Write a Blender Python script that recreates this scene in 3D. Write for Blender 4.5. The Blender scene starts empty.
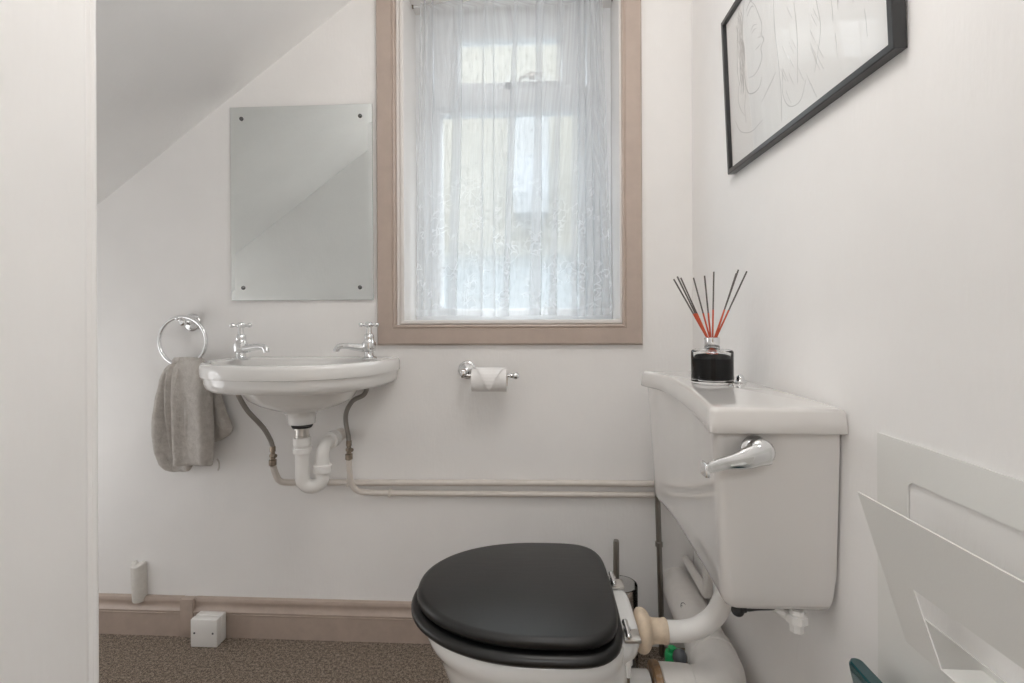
import bpy, bmesh, math, random
from mathutils import Vector, Matrix
random.seed(7)
PI = math.pi
scene = bpy.context.scene
COL = scene.collection
YW = 1.5        # back wall plane
XW = 0.452      # right wall plane

# ------------------------------------------------------------------ materials
MATS = {}
def newmat(name):
    m = bpy.data.materials.new(name); m.use_nodes = True
    nt = m.node_tree
    b = nt.nodes.get('Principled BSDF')
    return m, nt, b
def setp(b, **k):
    for key, v in k.items():
        key = key.replace('_', ' ')
        if key in b.inputs: b.inputs[key].default_value = v
def coords(nt, scale=(1, 1, 1)):
    tc = nt.nodes.new('ShaderNodeTexCoord'); mp = nt.nodes.new('ShaderNodeMapping')
    mp.inputs['Scale'].default_value = scale
    nt.links.new(tc.outputs['Object'], mp.inputs['Vector'])
    return mp.outputs['Vector']
def noise(nt, vec, scale, detail=4, rough=.55):
    n = nt.nodes.new('ShaderNodeTexNoise')
    n.inputs['Scale'].default_value = scale; n.inputs['Detail'].default_value = detail
    n.inputs['Roughness'].default_value = rough
    nt.links.new(vec, n.inputs['Vector'])
    return n.outputs['Fac']
def ramp(nt, fac, stops):
    r = nt.nodes.new('ShaderNodeValToRGB')
    el = r.color_ramp.elements
    while len(el) < len(stops): el.new(.5)
    for e, (p, c) in zip(el, stops):
        e.position = p; e.color = (c[0], c[1], c[2], 1) if not isinstance(c, (int, float)) else (c, c, c, 1)
    nt.links.new(fac, r.inputs['Fac'])
    return r.outputs['Color']
def bump(nt, b, h, strength=.2, dist=.002, prev=None):
    n = nt.nodes.new('ShaderNodeBump')
    n.inputs['Strength'].default_value = strength; n.inputs['Distance'].default_value = dist
    nt.links.new(h, n.inputs['Height'])
    if prev is not None: nt.links.new(prev, n.inputs['Normal'])
    nt.links.new(n.outputs['Normal'], b.inputs['Normal'])
    return n.outputs['Normal']
def simple(name, col, rough=.5, metal=0., coat=0., nscale=None, nstr=.1, var=0., scale=(1, 1, 1), dist=.002, **kw):
    m, nt, b = newmat(name)
    setp(b, Base_Color=(*col, 1), Roughness=rough, Metallic=metal, Coat_Weight=coat, **kw)
    if nscale:
        v = coords(nt, scale)
        f = noise(nt, v, nscale)
        bump(nt, b, f, nstr, dist)
        if var:
            lo = tuple(max(0, c * (1 - var)) for c in col); hi = tuple(min(1, c * (1 + var)) for c in col)
            nt.links.new(ramp(nt, f, [(.3, lo), (.7, hi)]), b.inputs['Base Color'])
    MATS[name] = m
    return m

def wall_paper(name, col):
    m, nt, b = newmat(name)
    setp(b, Roughness=.75, Specular_IOR_Level=.25)
    v = coords(nt)
    f2 = noise(nt, v, 3, 3)
    lo = tuple(c * .965 for c in col); hi = tuple(min(1, c * 1.02) for c in col)
    nt.links.new(ramp(nt, f2, [(.3, lo), (.7, hi)]), b.inputs['Base Color'])
    vs = coords(nt, (1, 1, .22))
    n1 = bump(nt, b, noise(nt, vs, 130, 3), .28, .0016)
    bump(nt, b, noise(nt, v, 14, 3), .25, .006, n1)
    MATS[name] = m
    return m

wall_paper('wall_paint', (.91, .90, .89))
wall_paper('ceiling_paint', (.92, .92, .915))
simple('beige_gloss', (.50, .41, .355), .32, nscale=25, nstr=.12, var=.05)
simple('skirting_paint', (.46, .375, .32), .38, nscale=30, nstr=.18, var=.07)
simple('lining_paint', (.80, .775, .755), .3, nscale=30, nstr=.08)
simple('white_gloss', (.86, .86, .86), .28, nscale=30, nstr=.08)
simple('plastic_white', (.86, .85, .83), .3)
simple('plastic_frame', (.84, .86, .88), .3)
simple('pipe_paint', (.74, .69, .64), .35, nscale=40, nstr=.15, var=.04)
simple('plaster_paint', (.75, .73, .69), .6, nscale=60, nstr=.5, var=.06, dist=.004)
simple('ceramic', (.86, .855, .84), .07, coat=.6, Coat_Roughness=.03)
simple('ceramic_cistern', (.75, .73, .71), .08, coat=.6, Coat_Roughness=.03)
simple('chrome', (.82, .83, .84), .08, 1.)
simple('satin_nickel', (.68, .66, .63), .28, 1., nscale=60, nstr=.1)
simple('chrome_darkened', (.16, .16, .16), .25, 1.)  # chrome of the mirror screws, dark reflections put into the colour
simple('dull_steel', (.34, .325, .30), .3, 1.)
simple('aged_brass', (.30, .25, .20), .4, .85, nscale=80, nstr=.4, var=.3)
simple('black_rubber', (.02, .02, .02), .55, nscale=90, nstr=.4)
simple('cream_rubber', (.72, .59, .45), .55, nscale=45, nstr=.5, var=.14, dist=.004)
simple('paper', (.88, .87, .86), .85, nscale=160, nstr=.2)
simple('drawing_paper', (.84, .84, .83), .8)
simple('pencil_mark', (.57, .57, .565), .8)
simple('pencil_dark', (.50, .50, .50), .8)
simple('frame_black', (.022, .023, .025), .3, coat=.3)
simple('rack_metal', (.80, .80, .775), .42, nscale=300, nstr=.05)
simple('teal_gloss', (.003, .06, .07), .22, coat=.5)
simple('green_plastic', (.02, .40, .13), .3)
simple('slate_plastic', (.09, .10, .11), .35)
simple('reed_dark', (.13, .115, .11), .8)
simple('reed_red', (.62, .11, .05), .7)
simple('liquid_black', (.003, .003, .0035), .5, Specular_IOR_Level=.0)
simple('soil_pvc', (.79, .765, .735), .4, nscale=35, nstr=.12, var=.03)
simple('cream_render', (.30, .285, .25), .9, nscale=9, nstr=.6, var=.08)
simple('blue_slate', (.13, .145, .155), .6, nscale=5, nstr=.3, var=.08)
simple('white_render', (.31, .325, .345), .9, nscale=7, nstr=.6, var=.05)
simple('blocker_brown', (.21, .165, .13), .45, nscale=8, nstr=.1, var=.2, scale=(6, 6, 1))  # dark tone for the added wall beyond the doorway
simple('dark_mark', (.12, .12, .13), .5)
simple('shadow_gap', (.25, .2, .16), .8)

# rusty clamp ring
m, nt, b = newmat('rust_ring'); v = coords(nt)
setp(b, Roughness=.7)
nt.links.new(ramp(nt, noise(nt, v, 26, 5), [(.3, (.16, .11, .08)), (.5, (.33, .20, .10)), (.62, (.46, .40, .35)), (.75, (.6, .57, .53))]), b.inputs['Base Color'])
bump(nt, b, noise(nt, v, 90), .6, .003); MATS['rust_ring'] = m
# ceramic with limescale rust at the back shelf edge stays plain; seat: black stained wood
m, nt, b = newmat('black_wood'); v = coords(nt, (3, 26, 26))
g = noise(nt, v, 5, 6, .6)
setp(b, Roughness=.36, Coat_Weight=.15, Coat_Roughness=.3)
nt.links.new(ramp(nt, g, [(.25, (.003, .003, .003)), (.6, (.006, .006, .006)), (.8, (.011, .011, .0115))]), b.inputs['Base Color'])
nt.links.new(ramp(nt, g, [(.2, .30), (.8, .42)]), b.inputs['Roughness'])
bump(nt, b, g, .12, .001); MATS['black_wood'] = m
# carpet
m, nt, b = newmat('carpet'); v = coords(nt)
f = noise(nt, v, 330, 2, .7); f2 = noise(nt, v, 120, 2)
mx = nt.nodes.new('ShaderNodeMath'); mx.operation = 'ADD'; nt.links.new(f, mx.inputs[0])
m2 = nt.nodes.new('ShaderNodeMath'); m2.operation = 'MULTIPLY'; m2.inputs[1].default_value = .5
nt.links.new(f2, m2.inputs[0]); nt.links.new(m2.outputs[0], mx.inputs[1])
nt.links.new(ramp(nt, mx.outputs[0], [(.52, (.056, .040, .028)), (.70, (.175, .132, .098)), (.90, (.50, .41, .325))]), b.inputs['Base Color'])
setp(b, Roughness=1., Specular_IOR_Level=.05, Sheen_Weight=.15)
bump(nt, b, mx.outputs[0], .9, .006); MATS['carpet'] = m
# braided hose
m, nt, b = newmat('braided_steel')
setp(b, Base_Color=(.33, .31, .285, 1), Metallic=.7, Roughness=.42)
v = coords(nt)
w = nt.nodes.new('ShaderNodeTexWave'); w.inputs['Scale'].default_value = 190; w.bands_direction = 'DIAGONAL'
nt.links.new(v, w.inputs['Vector']); bump(nt, b, w.outputs['Fac'], .5, .001); MATS['braided_steel'] = m
# terry towel
m, nt, b = newmat('terry'); v = coords(nt)
f = noise(nt, v, 420, 3, .7)
nt.links.new(ramp(nt, noise(nt, v, 60, 5, .7), [(.3, (.52, .485, .45)), (.7, (.68, .645, .605))]), b.inputs['Base Color'])
setp(b, Roughness=1., Specular_IOR_Level=.05, Sheen_Weight=.35)
n1 = bump(nt, b, f, .8, .003); bump(nt, b, noise(nt, v, 70, 3), .5, .006, n1); MATS['terry'] = m
# mirror glass
simple('mirror_silver', (.92, .955, .945), .0, 1.)
simple('mirror_edge', (.55, .66, .62), .05, .6)
# clear glass (thin)
def thin_glass(name, tint=(1, 1, 1), refl=1.0, ior=1.45):
    m = bpy.data.materials.new(name); m.use_nodes = True; nt = m.node_tree
    nt.nodes.clear()
    o = nt.nodes.new('ShaderNodeOutputMaterial'); mix = nt.nodes.new('ShaderNodeMixShader')
    t = nt.nodes.new('ShaderNodeBsdfTransparent'); t.inputs['Color'].default_value = (*tint, 1)
    g = nt.nodes.new('ShaderNodeBsdfGlossy'); g.inputs['Roughness'].default_value = .02
    fr = nt.nodes.new('ShaderNodeFresnel'); fr.inputs['IOR'].default_value = ior
    ge = nt.nodes.new('ShaderNodeNewGeometry'); inv = nt.nodes.new('ShaderNodeMath'); inv.operation = 'SUBTRACT'; inv.inputs[0].default_value = 1.
    nt.links.new(ge.outputs['Backfacing'], inv.inputs[1])
    mu = nt.nodes.new('ShaderNodeMath'); mu.operation = 'MULTIPLY'
    nt.links.new(fr.outputs[0], mu.inputs[0]); nt.links.new(inv.outputs[0], mu.inputs[1])
    nt.links.new(mu.outputs[0], mix.inputs['Fac']); nt.links.new(t.outputs[0], mix.inputs[1]); nt.links.new(g.outputs[0], mix.inputs[2])
    nt.links.new(mix.outputs[0], o.inputs['Surface']); MATS[name] = m
thin_glass('clear_glass', (.95, .97, .97))
thin_glass('smoked_glass', (.72, .71, .69))
thin_glass('picture_glass', (.985, .985, .985))
m, nt, b = newmat('bottle_glass')
setp(b, Base_Color=(1, 1, 1, 1), Roughness=.02, Transmission_Weight=1., IOR=1.36); MATS['bottle_glass'] = m
# figured (obscured) window glass
m = bpy.data.materials.new('figured_glass'); m.use_nodes = True; nt = m.node_tree; nt.nodes.clear()
o = nt.nodes.new('ShaderNodeOutputMaterial')
v = coords(nt); vz = coords(nt, (1, 1, .45))
t = nt.nodes.new('ShaderNodeBsdfTransparent')
sp_ = nt.nodes.new('ShaderNodeSeparateXYZ'); cb = nt.nodes.new('ShaderNodeCombineXYZ')
nt.links.new(vz, sp_.inputs[0]); nt.links.new(sp_.outputs['X'], cb.inputs['X']); nt.links.new(sp_.outputs['Z'], cb.inputs['Y'])
wv = nt.nodes.new('ShaderNodeTexVoronoi'); wv.voronoi_dimensions = '2D'; wv.inputs['Scale'].default_value = 60; nt.links.new(cb.outputs[0], wv.inputs['Vector'])
nt.links.new(ramp(nt, wv.outputs['Distance'], [(.0, (.36, .39, .40)), (.10, (.52, .55, .55)), (.165, (.95, .96, .95)), (1, (.97, .98, .97))]), t.inputs['Color'])
rf = nt.nodes.new('ShaderNodeBsdfRefraction'); rf.inputs['Roughness'].default_value = .03; rf.inputs['IOR'].default_value = 1.35
bp = nt.nodes.new('ShaderNodeBump'); bp.inputs['Strength'].default_value = .6; bp.inputs['Distance'].default_value = .004
nt.links.new(noise(nt, vz, 38, 3), bp.inputs['Height']); nt.links.new(bp.outputs[0], rf.inputs['Normal'])
mix = nt.nodes.new('ShaderNodeMixShader'); mix.inputs['Fac'].default_value = .35
nt.links.new(t.outputs[0], mix.inputs[1]); nt.links.new(rf.outputs[0], mix.inputs[2])
nt.links.new(mix.outputs[0], o.inputs['Surface']); MATS['figured_glass'] = m
# net curtain: woven threads = partly open, embroidered sprigs denser
m = bpy.data.materials.new('net_fabric'); m.use_nodes = True; nt = m.node_tree; nt.nodes.clear()
o = nt.nodes.new('ShaderNodeOutputMaterial')
t = nt.nodes.new('ShaderNodeBsdfTransparent')
d = nt.nodes.new('ShaderNodeBsdfDiffuse'); d.inputs['Color'].default_value = (.82, .845, .87, 1)
tr = nt.nodes.new('ShaderNodeBsdfTranslucent'); tr.inputs['Color'].default_value = (.78, .81, .84, 1)
cl = nt.nodes.new('ShaderNodeMixShader'); cl.inputs['Fac'].default_value = .42
nt.links.new(d.outputs[0], cl.inputs[1]); nt.links.new(tr.outputs[0], cl.inputs[2])
uv = nt.nodes.new('ShaderNodeUVMap'); uv.uv_map = 'cloth'
wob = nt.nodes.new('ShaderNodeTexNoise'); wob.inputs['Scale'].default_value = 26; nt.links.new(uv.outputs[0], wob.inputs['Vector'])
vor = nt.nodes.new('ShaderNodeTexVoronoi'); vor.inputs['Scale'].default_value = 42; vor.feature = 'DISTANCE_TO_EDGE'
vm = nt.nodes.new('ShaderNodeVectorMath'); vm.operation = 'MULTIPLY_ADD'
vm.inputs[1].default_value = (.05, .05, 0)
nt.links.new(wob.outputs['Color'], vm.inputs[0]); nt.links.new(uv.outputs[0], vm.inputs[2]); nt.links.new(vm.outputs[0], vor.inputs['Vector'])
edge = ramp(nt, vor.outputs['Distance'], [(.0, 1), (.05, .9), (.11, 0)])
# sprigs grow in the lower half of the cloth and in clusters
sx = nt.nodes.new('ShaderNodeSeparateXYZ'); nt.links.new(uv.outputs[0], sx.inputs[0])
low = ramp(nt, sx.outputs['Y'], [(.0, 1), (.28, .8), (.5, 0)])
cn = nt.nodes.new('ShaderNodeTexNoise'); cn.inputs['Scale'].default_value = 11; nt.links.new(uv.outputs[0], cn.inputs['Vector'])
clus = ramp(nt, cn.outputs['Fac'], [(.5, 0), (.6, 1)])
def mul(a_, b_):
    n = nt.nodes.new('ShaderNodeMath'); n.operation = 'MULTIPLY'
    nt.links.new(a_, n.inputs[0]); nt.links.new(b_, n.inputs[1]); return n.outputs[0]
sprig = mul(mul(edge, low), clus)
hem = ramp(nt, sx.outputs['Y'], [(.0, 1), (.022, 1), (.024, 0)])
mxx = nt.nodes.new('ShaderNodeMath'); mxx.operation = 'MAXIMUM'; nt.links.new(sprig, mxx.inputs[0]); nt.links.new(hem, mxx.inputs[1])
ma = nt.nodes.new('ShaderNodeMath'); ma.operation = 'MULTIPLY_ADD'; ma.inputs[1].default_value = .27; ma.inputs[2].default_value = .37
nt.links.new(mxx.outputs[0], ma.inputs[0])
mp_ = nt.nodes.new('ShaderNodeMapping'); mp_.inputs['Scale'].default_value = (95, 2.5, 1); nt.links.new(uv.outputs[0], mp_.inputs['Vector'])
stk = ramp(nt, noise(nt, mp_.outputs['Vector'], 1., 3, .6), [(.3, 0), (.75, 1)])
mb_ = nt.nodes.new('ShaderNodeMath'); mb_.operation = 'MULTIPLY_ADD'; mb_.inputs[1].default_value = .15
nt.links.new(stk, mb_.inputs[0]); nt.links.new(ma.outputs[0], mb_.inputs[2])
mix = nt.nodes.new('ShaderNodeMixShader')
nt.links.new(mb_.outputs[0], mix.inputs['Fac']); nt.links.new(t.outputs[0], mix.inputs[1]); nt.links.new(cl.outputs[0], mix.inputs[2])
nt.links.new(mix.outputs[0], o.inputs['Surface']); MATS['net_fabric'] = m

# ------------------------------------------------------------------ mesh builder
def catmull(pts, n=8):
    P = [Vector(p) for p in pts]
    Q = [2 * P[0] - P[1]] + P + [2 * P[-1] - P[-2]]
    out = []
    for i in range(1, len(Q) - 2):
        for k in range(n):
            t = k / n
            a, b, c, d = Q[i - 1], Q[i], Q[i + 1], Q[i + 2]
            out.append(.5 * ((2 * b) + (c - a) * t + (2 * a - 5 * b + 4 * c - d) * t * t + (3 * b - a - 3 * c + d) * t ** 3))
    out.append(P[-1])
    return out
class MB:
    def __init__(s): s.bm = bmesh.new()
    def box(s, x0, x1, y0, y1, z0, z1, bev=0., seg=2):
        r = bmesh.ops.create_cube(s.bm, size=1)
        vs = r['verts']
        for v in vs:
            v.co = Vector(((x0 + x1) / 2 + v.co.x * (x1 - x0), (y0 + y1) / 2 + v.co.y * (y1 - y0), (z0 + z1) / 2 + v.co.z * (z1 - z0)))
        if bev:
            es = list({e for v in vs for e in v.link_edges})
            bmesh.ops.bevel(s.bm, geom=es, offset=bev, segments=seg, affect='EDGES', profile=.5, clamp_overlap=True)
        return s
    def rings(s, rings, close=True, cap0=True, cap1=True):
        V = [[s.bm.verts.new(p) for p in r] for r in rings]
        n = len(V[0])
        for i in range(len(V) - 1):
            for j in range(n if close else n - 1):
                k = (j + 1) % n
                s.bm.faces.new((V[i][j], V[i][k], V[i + 1][k], V[i + 1][j]))
        if cap0 and close: s.bm.faces.new(list(reversed(V[0])))
        if cap1 and close: s.bm.faces.new(V[-1])
        return V
    def tube(s, path, rad, n=14, cap=True):
        P = [Vector(p) for p in path]
        if isinstance(rad, (int, float)): rad = [rad] * len(P)
        T = []
        for i in range(len(P)):
            a = P[max(0, i - 1)]; b = P[min(len(P) - 1, i + 1)]
            T.append((b - a).normalized())
        up = Vector((0, 0, 1)) if abs(T[0].z) < .9 else Vector((1, 0, 0))
        u = T[0].cross(up).normalized()
        R = []
        for i, p in enumerate(P):
            u = (u - T[i] * u.dot(T[i])).normalized(); w = T[i].cross(u)
            R.append([p + rad[i] * (math.cos(2 * PI * k / n) * u + math.sin(2 * PI * k / n) * w) for k in range(n)])
        s.rings(R, True, cap, cap)
        return s
    def lathe(s, prof, o, axis=(0, 0, 1), n=28, cap=True):
        """prof: list of (radius, distance along axis) from o"""
        ax = Vector(axis).normalized()
        up = Vector((0, 0, 1)) if abs(ax.z) < .9 else Vector((1, 0, 0))
        u = ax.cross(up).normalized(); w = ax.cross(u)
        o = Vector(o)
        R = [[o + ax * h + max(r, 1e-5) * (math.cos(2 * PI * k / n) * u + math.sin(2 * PI * k / n) * w) for k in range(n)] for r, h in prof]
        s.rings(R, True, cap, cap)
        return s
    def prism(s, poly, axis, a0, a1, bev=0.):
        """poly: 2D points in the plane normal to axis ('x': (y,z), 'y': (x,z), 'z': (x,y))"""
        f = {'x': lambda p, a: (a, p[0], p[1]), 'y': lambda p, a: (p[0], a, p[1]), 'z': lambda p, a: (p[0], p[1], a)}[axis]
        V = s.rings([[f(p, a0) for p in poly], [f(p, a1) for p in poly]])
        if bev:
            vs = [v for r in V for v in r]
            es = list({e for v in vs for e in v.link_edges if len(e.link_faces) == 2 and e.calc_face_angle(0) > .5})
            bmesh.ops.bevel(s.bm, geom=es, offset=bev, segments=2, affect='EDGES', clamp_overlap=True)
        return s
    def sphere(s, c, r, sc=(1, 1, 1), u=18, v=12):
        q = bmesh.ops.create_uvsphere(s.bm, u_segments=u, v_segments=v, radius=r)
        for x in q['verts']: x.co = Vector((c[0] + x.co.x * sc[0], c[1] + x.co.y * sc[1], c[2] + x.co.z * sc[2]))
        return s
    def torus(s, c, R, r, ax1=(1, 0, 0), ax2=(0, 0, 1), n=56, k=12):
        a, b = Vector(ax1), Vector(ax2); w = a.cross(b); c = Vector(c)
        rr = []
        for i in range(n):
            t = 2 * PI * i / n; d = math.cos(t) * a + math.sin(t) * b
            rr.append([c + d * (R + r * math.cos(2 * PI * j / k)) + w * r * math.sin(2 * PI * j / k) for j in range(k)])
        rr.append(rr[0]); s.rings(rr, True, False, False)
        bmesh.ops.remove_doubles(s.bm, verts=s.bm.verts, dist=1e-6)
        return s
    def frame(s, x0, x1, z0, z1, prof):
        """mitred rectangular moulding around opening; prof: closed list of (outward d, y)"""
        R = []
        for cx, cz, sx, sz in ((x0, z0, -1, -1), (x1, z0, 1, -1), (x1, z1, 1, 1), (x0, z1, -1, 1), (x0, z0, -1, -1)):
            R.append([(cx + sx * d, y, cz + sz * d) for d, y in prof])
        s.rings(R, True, False, False)
        bmesh.ops.remove_doubles(s.bm, verts=s.bm.verts, dist=1e-6)
        return s
    def xform(s, M): s.bm.transform(M); return s
    def build(s, name, mat, parent=None, loc=None, smooth=True, angle=35, sub=0, uvname=None):
        bmesh.ops.recalc_face_normals(s.bm, faces=s.bm.faces)
        base = Vector(loc) if loc is not None else Vector((0, 0, 0))
        if parent is not None:
            p = parent
            while p is not None: base = base + Vector(p.location); p = p.parent
        s.bm.transform(Matrix.Translation(-base))
        me = bpy.data.meshes.new(name); s.bm.to_mesh(me); s.bm.free()
        me.materials.append(MATS[mat])
        ob = bpy.data.objects.new(name, me); COL.objects.link(ob)
        if parent is not None: ob.parent = parent
        if loc is not None: ob.location = loc
        if sub:
            md = ob.modifiers.new('smooth_surface', 'SUBSURF'); md.levels = sub; md.render_levels = sub
        if smooth:
            for p in me.polygons: p.use_smooth = True
            if angle < 179: me.set_sharp_from_angle(angle=math.radians(angle))
        return ob
def tag(o, label, cat, group=None):
    o['label'] = label; o['category'] = cat
    if group: o['group'] = group
    return o
def thing(name, label, cat, loc, group=None):
    o = bpy.data.objects.new(name, None); COL.objects.link(o); o.location = loc; o.empty_display_size = .05
    return tag(o, label, cat, group)
def struct(o): o['kind'] = 'structure'; return o
def lerp(a, b, t): return a + (b - a) * t
def interp(xs, ys, x):
    if x <= xs[0]: return ys[0]
    for i in range(len(xs) - 1):
        if x <= xs[i + 1]:
            t = (x - xs[i]) / (xs[i + 1] - xs[i]); t = t * t * (3 - 2 * t)
            return lerp(ys[i], ys[i + 1], t)
    return ys[-1]

# ------------------------------------------------------------------ the room
XL, XP, YP, YR, ZC = -2.05, -.608, .662, -1.0, 2.14
struct(MB().box(XL - .1, XW + .1, YR - 1.0, YW + .25, -.1, 0).build('floor', 'carpet', smooth=False))
WX0, WX1, WZ0, WZ1 = -.430, .2445, .955, 1.99
w = MB()
w.box(XL - .1, WX0 + .004, YW, YW + .22, 0, 2.3); w.box(WX1 - .004, XW + .15, YW, YW + .22, 0, 2.3)
w.box(WX0 + .004, WX1 - .004, YW, YW + .22, 0, WZ0 + .004); w.box(WX0 + .004, WX1 - .004, YW, YW + .22, WZ1 - .004, 2.3)
struct(w.build('wall_back', 'wall_paint', smooth=False))
struct(MB().box(XW, XW + .12, YR, YW - .0005, 0, 2.3).build('wall_right', 'wall_paint', smooth=False))
# partition on the left: long face towards the room, its far end turns the corner
q = MB()
q.prism([(XP - .012, YR), (XP - .012, YP - .014), (XP - .014, YP - .012), (XL, YP - .012), (XL, YP - .12), (XP - .13, YP - .12), (XP - .13, YR)], 'z', 0, 2.3)
struct(q.build('wall_left', 'wall_paint', smooth=False))
q = MB()      # plaster skin with its rounded corner bead
cx, cy = XP - .0075, YP - .0075
pr = [(XP - .0125, YR), (XP - .0015, YR), (XP - .0015, YP - .0215), (XP - .0035, YP - .0185), (XP - .0035, YP - .0165), (XP - .001, YP - .0125)]
pr += [(cx + .0075 * math.cos(a), cy + .0075 * math.sin(a)) for a in [i * PI / 16 for i in range(-3, 12)]]
pr += [(XP - .0145, YP - .003), (XP - .017, YP - .003), (XP - .02, YP - .0015), (XL, YP - .0015), (XL, YP - .0125), (XP - .0145, YP - .0125), (XP - .0125, YP - .0145)]
q.prism(pr, 'z', 0, 2.3)
struct(q.build('trim_1', 'wall_paint', angle=25))
struct(MB().box(XL - .1, XL, YP - .1, YW, 0, 1.2).build('wall_side', 'wall_paint', smooth=False))
# rear wall with the open doorway behind the camera
w = MB(); w.box(XP - .13, -.52, YR - .1, YR, 0, 2.3); w.box(.36, XW + .12, YR - .1, YR, 0, 2.3); w.box(-.52, .36, YR - .1, YR, 2.02, 2.3)
struct(w.build('wall_rear', 'wall_paint', smooth=False))
# added unseen wall beyond the doorway: cuts front light, darkens chrome reflections
struct(MB().box(-1.2, 1.2, YR - 1.12, YR - 1.0, 0, 2.3).build('wall_blocker', 'blocker_brown', smooth=False))
struct(MB().box(-.8, XW + .15, YR - .1, YW + .2, ZC, ZC + .1).build('ceiling', 'ceiling_paint', smooth=False))
def zs(x): return 1.336 + (x + 1.387) * .747
xa = XL - .1; xb = -1.387 + (ZC - 1.336) / .747
q = MB().prism([(xa, zs(xa)), (xb, ZC), (xb, ZC + .1), (xb - .05, ZC + .1), (xa, zs(xa) + .12)], 'y', YP - .1, YW + .2)
struct(q.build('ceiling_slope', 'ceiling_paint', smooth=False))
# skirting with a moulded top; a plain joint block breaks it
def skirt_prof():
    return [(YW - .0005, 0), (YW - .019, 0), (YW - .019, .067), (YW - .0205, .069), (YW - .0205, .0715), (YW - .0185, .073), (YW - .0205, .0755), (YW - .0205, .079), (YW - .017, .082),
            (YW - .0125, .088), (YW - .0115, .096), (YW - .013, .1015), (YW - .0135, .107), (YW - .0105, .1135), (YW - .006, .116), (YW - .0005, .116)]
k = MB().prism(skirt_prof(), 'x', XL, -1.105); k.prism(skirt_prof(), 'x', -1.064, .30)
bb = struct(k.build('baseboard_back', 'skirting_paint', angle=30))
struct(MB().box(-1.105, -1.064, YW - .0235, YW - .0005, 0, .1155, .002).build('trim_2', 'skirting_paint'))

# ------------------------------------------------------------------ window
win = bpy.data.objects.new('window_1', None); COL.objects.link(win); win.location = (-.09, YW, WZ0); struct(win)
prof = [(0.0, YW - .004), (.0, YW - .016), (.002, YW - .0195), (.0045, YW - .0205), (.007, YW - .0195), (.0085, YW - .017), (.0105, YW - .0165), (.012, YW - .018), (.0545, YW - .018), (.0565, YW - .016), (.0615, YW - .0035), (.0615, YW - .0006), (.0, YW - .0006)]
struct(MB().frame(WX0, WX1, WZ0, WZ1, prof).build('window_trim', 'beige_gloss', win, angle=25))
prof = [(0, YW + .19), (0, YW - .0075), (.0018, YW - .0095), (.009, YW - .0095), (.011, YW - .0085), (.0115, YW - .005), (.0145, YW - .0035), (.016, YW - .006), (.021, YW - .0075), (.0235, YW - .006), (.0235, YW + .0005), (.0195, YW + .0005), (.0195, YW + .19)]
struct(MB().frame(-.4063, .2385, .9695, 1.985, prof).build('window_lining', 'lining_paint', win, angle=25))
YF = 1.645
struct(MB().frame(-.345, .158, 1.003, 1.935, [(0, YF + .055), (0, YF + .004), (.004, YF), (.0795, YF), (.0795, YF + .055)]).build('window_frame', 'plastic_frame', win, angle=25))
# lower fixed light: mid rail and glazing bead
struct(MB().box(-.345, .158, YF + .002, YF + .055, 1.672, 1.735, .003).build('transom', 'plastic_frame', win))
struct(MB().frame(-.323, .133, 1.003 + .004, 1.653, [(0, YF + .045), (0, YF + .012), (.006, YF + .003), (.0215, YF + .002), (.0215, YF + .045)]).build('glazing_bead', 'plastic_frame', win, angle=25))
# top-hung fanlight sash
sash = struct(MB().frame(-.262, .075, 1.752, 1.888, [(0, YF + .03), (0, YF - .003), (.004, YF - .010), (.078, YF - .010), (.0805, YF - .008), (.0805, YF + .0015)]).build('fanlight_sash', 'plastic_frame', win, angle=25))
struct(MB().box(-.328, .138, YF + .025, YF + .029, 1.0, 1.66).build('window_pane', 'figured_glass', win, smooth=False))
struct(MB().box(-.266, .079, YF + .012, YF + .016, 1.748, 1.892).build('fanlight_pane', 'figured_glass', win, smooth=False))
hb = MB().box(-.118, -.078, YF - .02, YF - .002, 1.675, 1.728, .003)
hb.build('stay_bracket', 'white_gloss', sash)
hb = MB().box(-.106, -.086, YF - .03, YF - .012, 1.722, 1.738, .003)
hb.build('stay_pin', 'dark_mark', sash)
hb = MB().tube(catmull([(-.062, YF - .03, 1.742), (-.045, YF - .036, 1.752), (-.02, YF - .04, 1.757), (.02, YF - .04, 1.757)]), .005, 8)
hb.box(-.03, -.012, YF - .045, YF - .012, 1.75, 1.764, .002)
hb.build('casement_handle', 'satin_nickel', sash)
# what is seen through the obscured glass
struct(MB().box(-1.7, 1.3, 4.2, 4.4, 1.42, 4.2).build('wall_outside', 'cream_render', smooth=False))
struct(MB().prism([(2.4, 1.0), (4.2, 1.50), (4.2, 1.38), (2.4, .88)], 'x', -1.7, 1.3).build('roof_outside', 'blue_slate', smooth=False))
struct(MB().box(-.20, .08, 3.9, 4.19, 1.80, 2.55).build('wall_annex', 'white_render', smooth=False))

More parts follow.
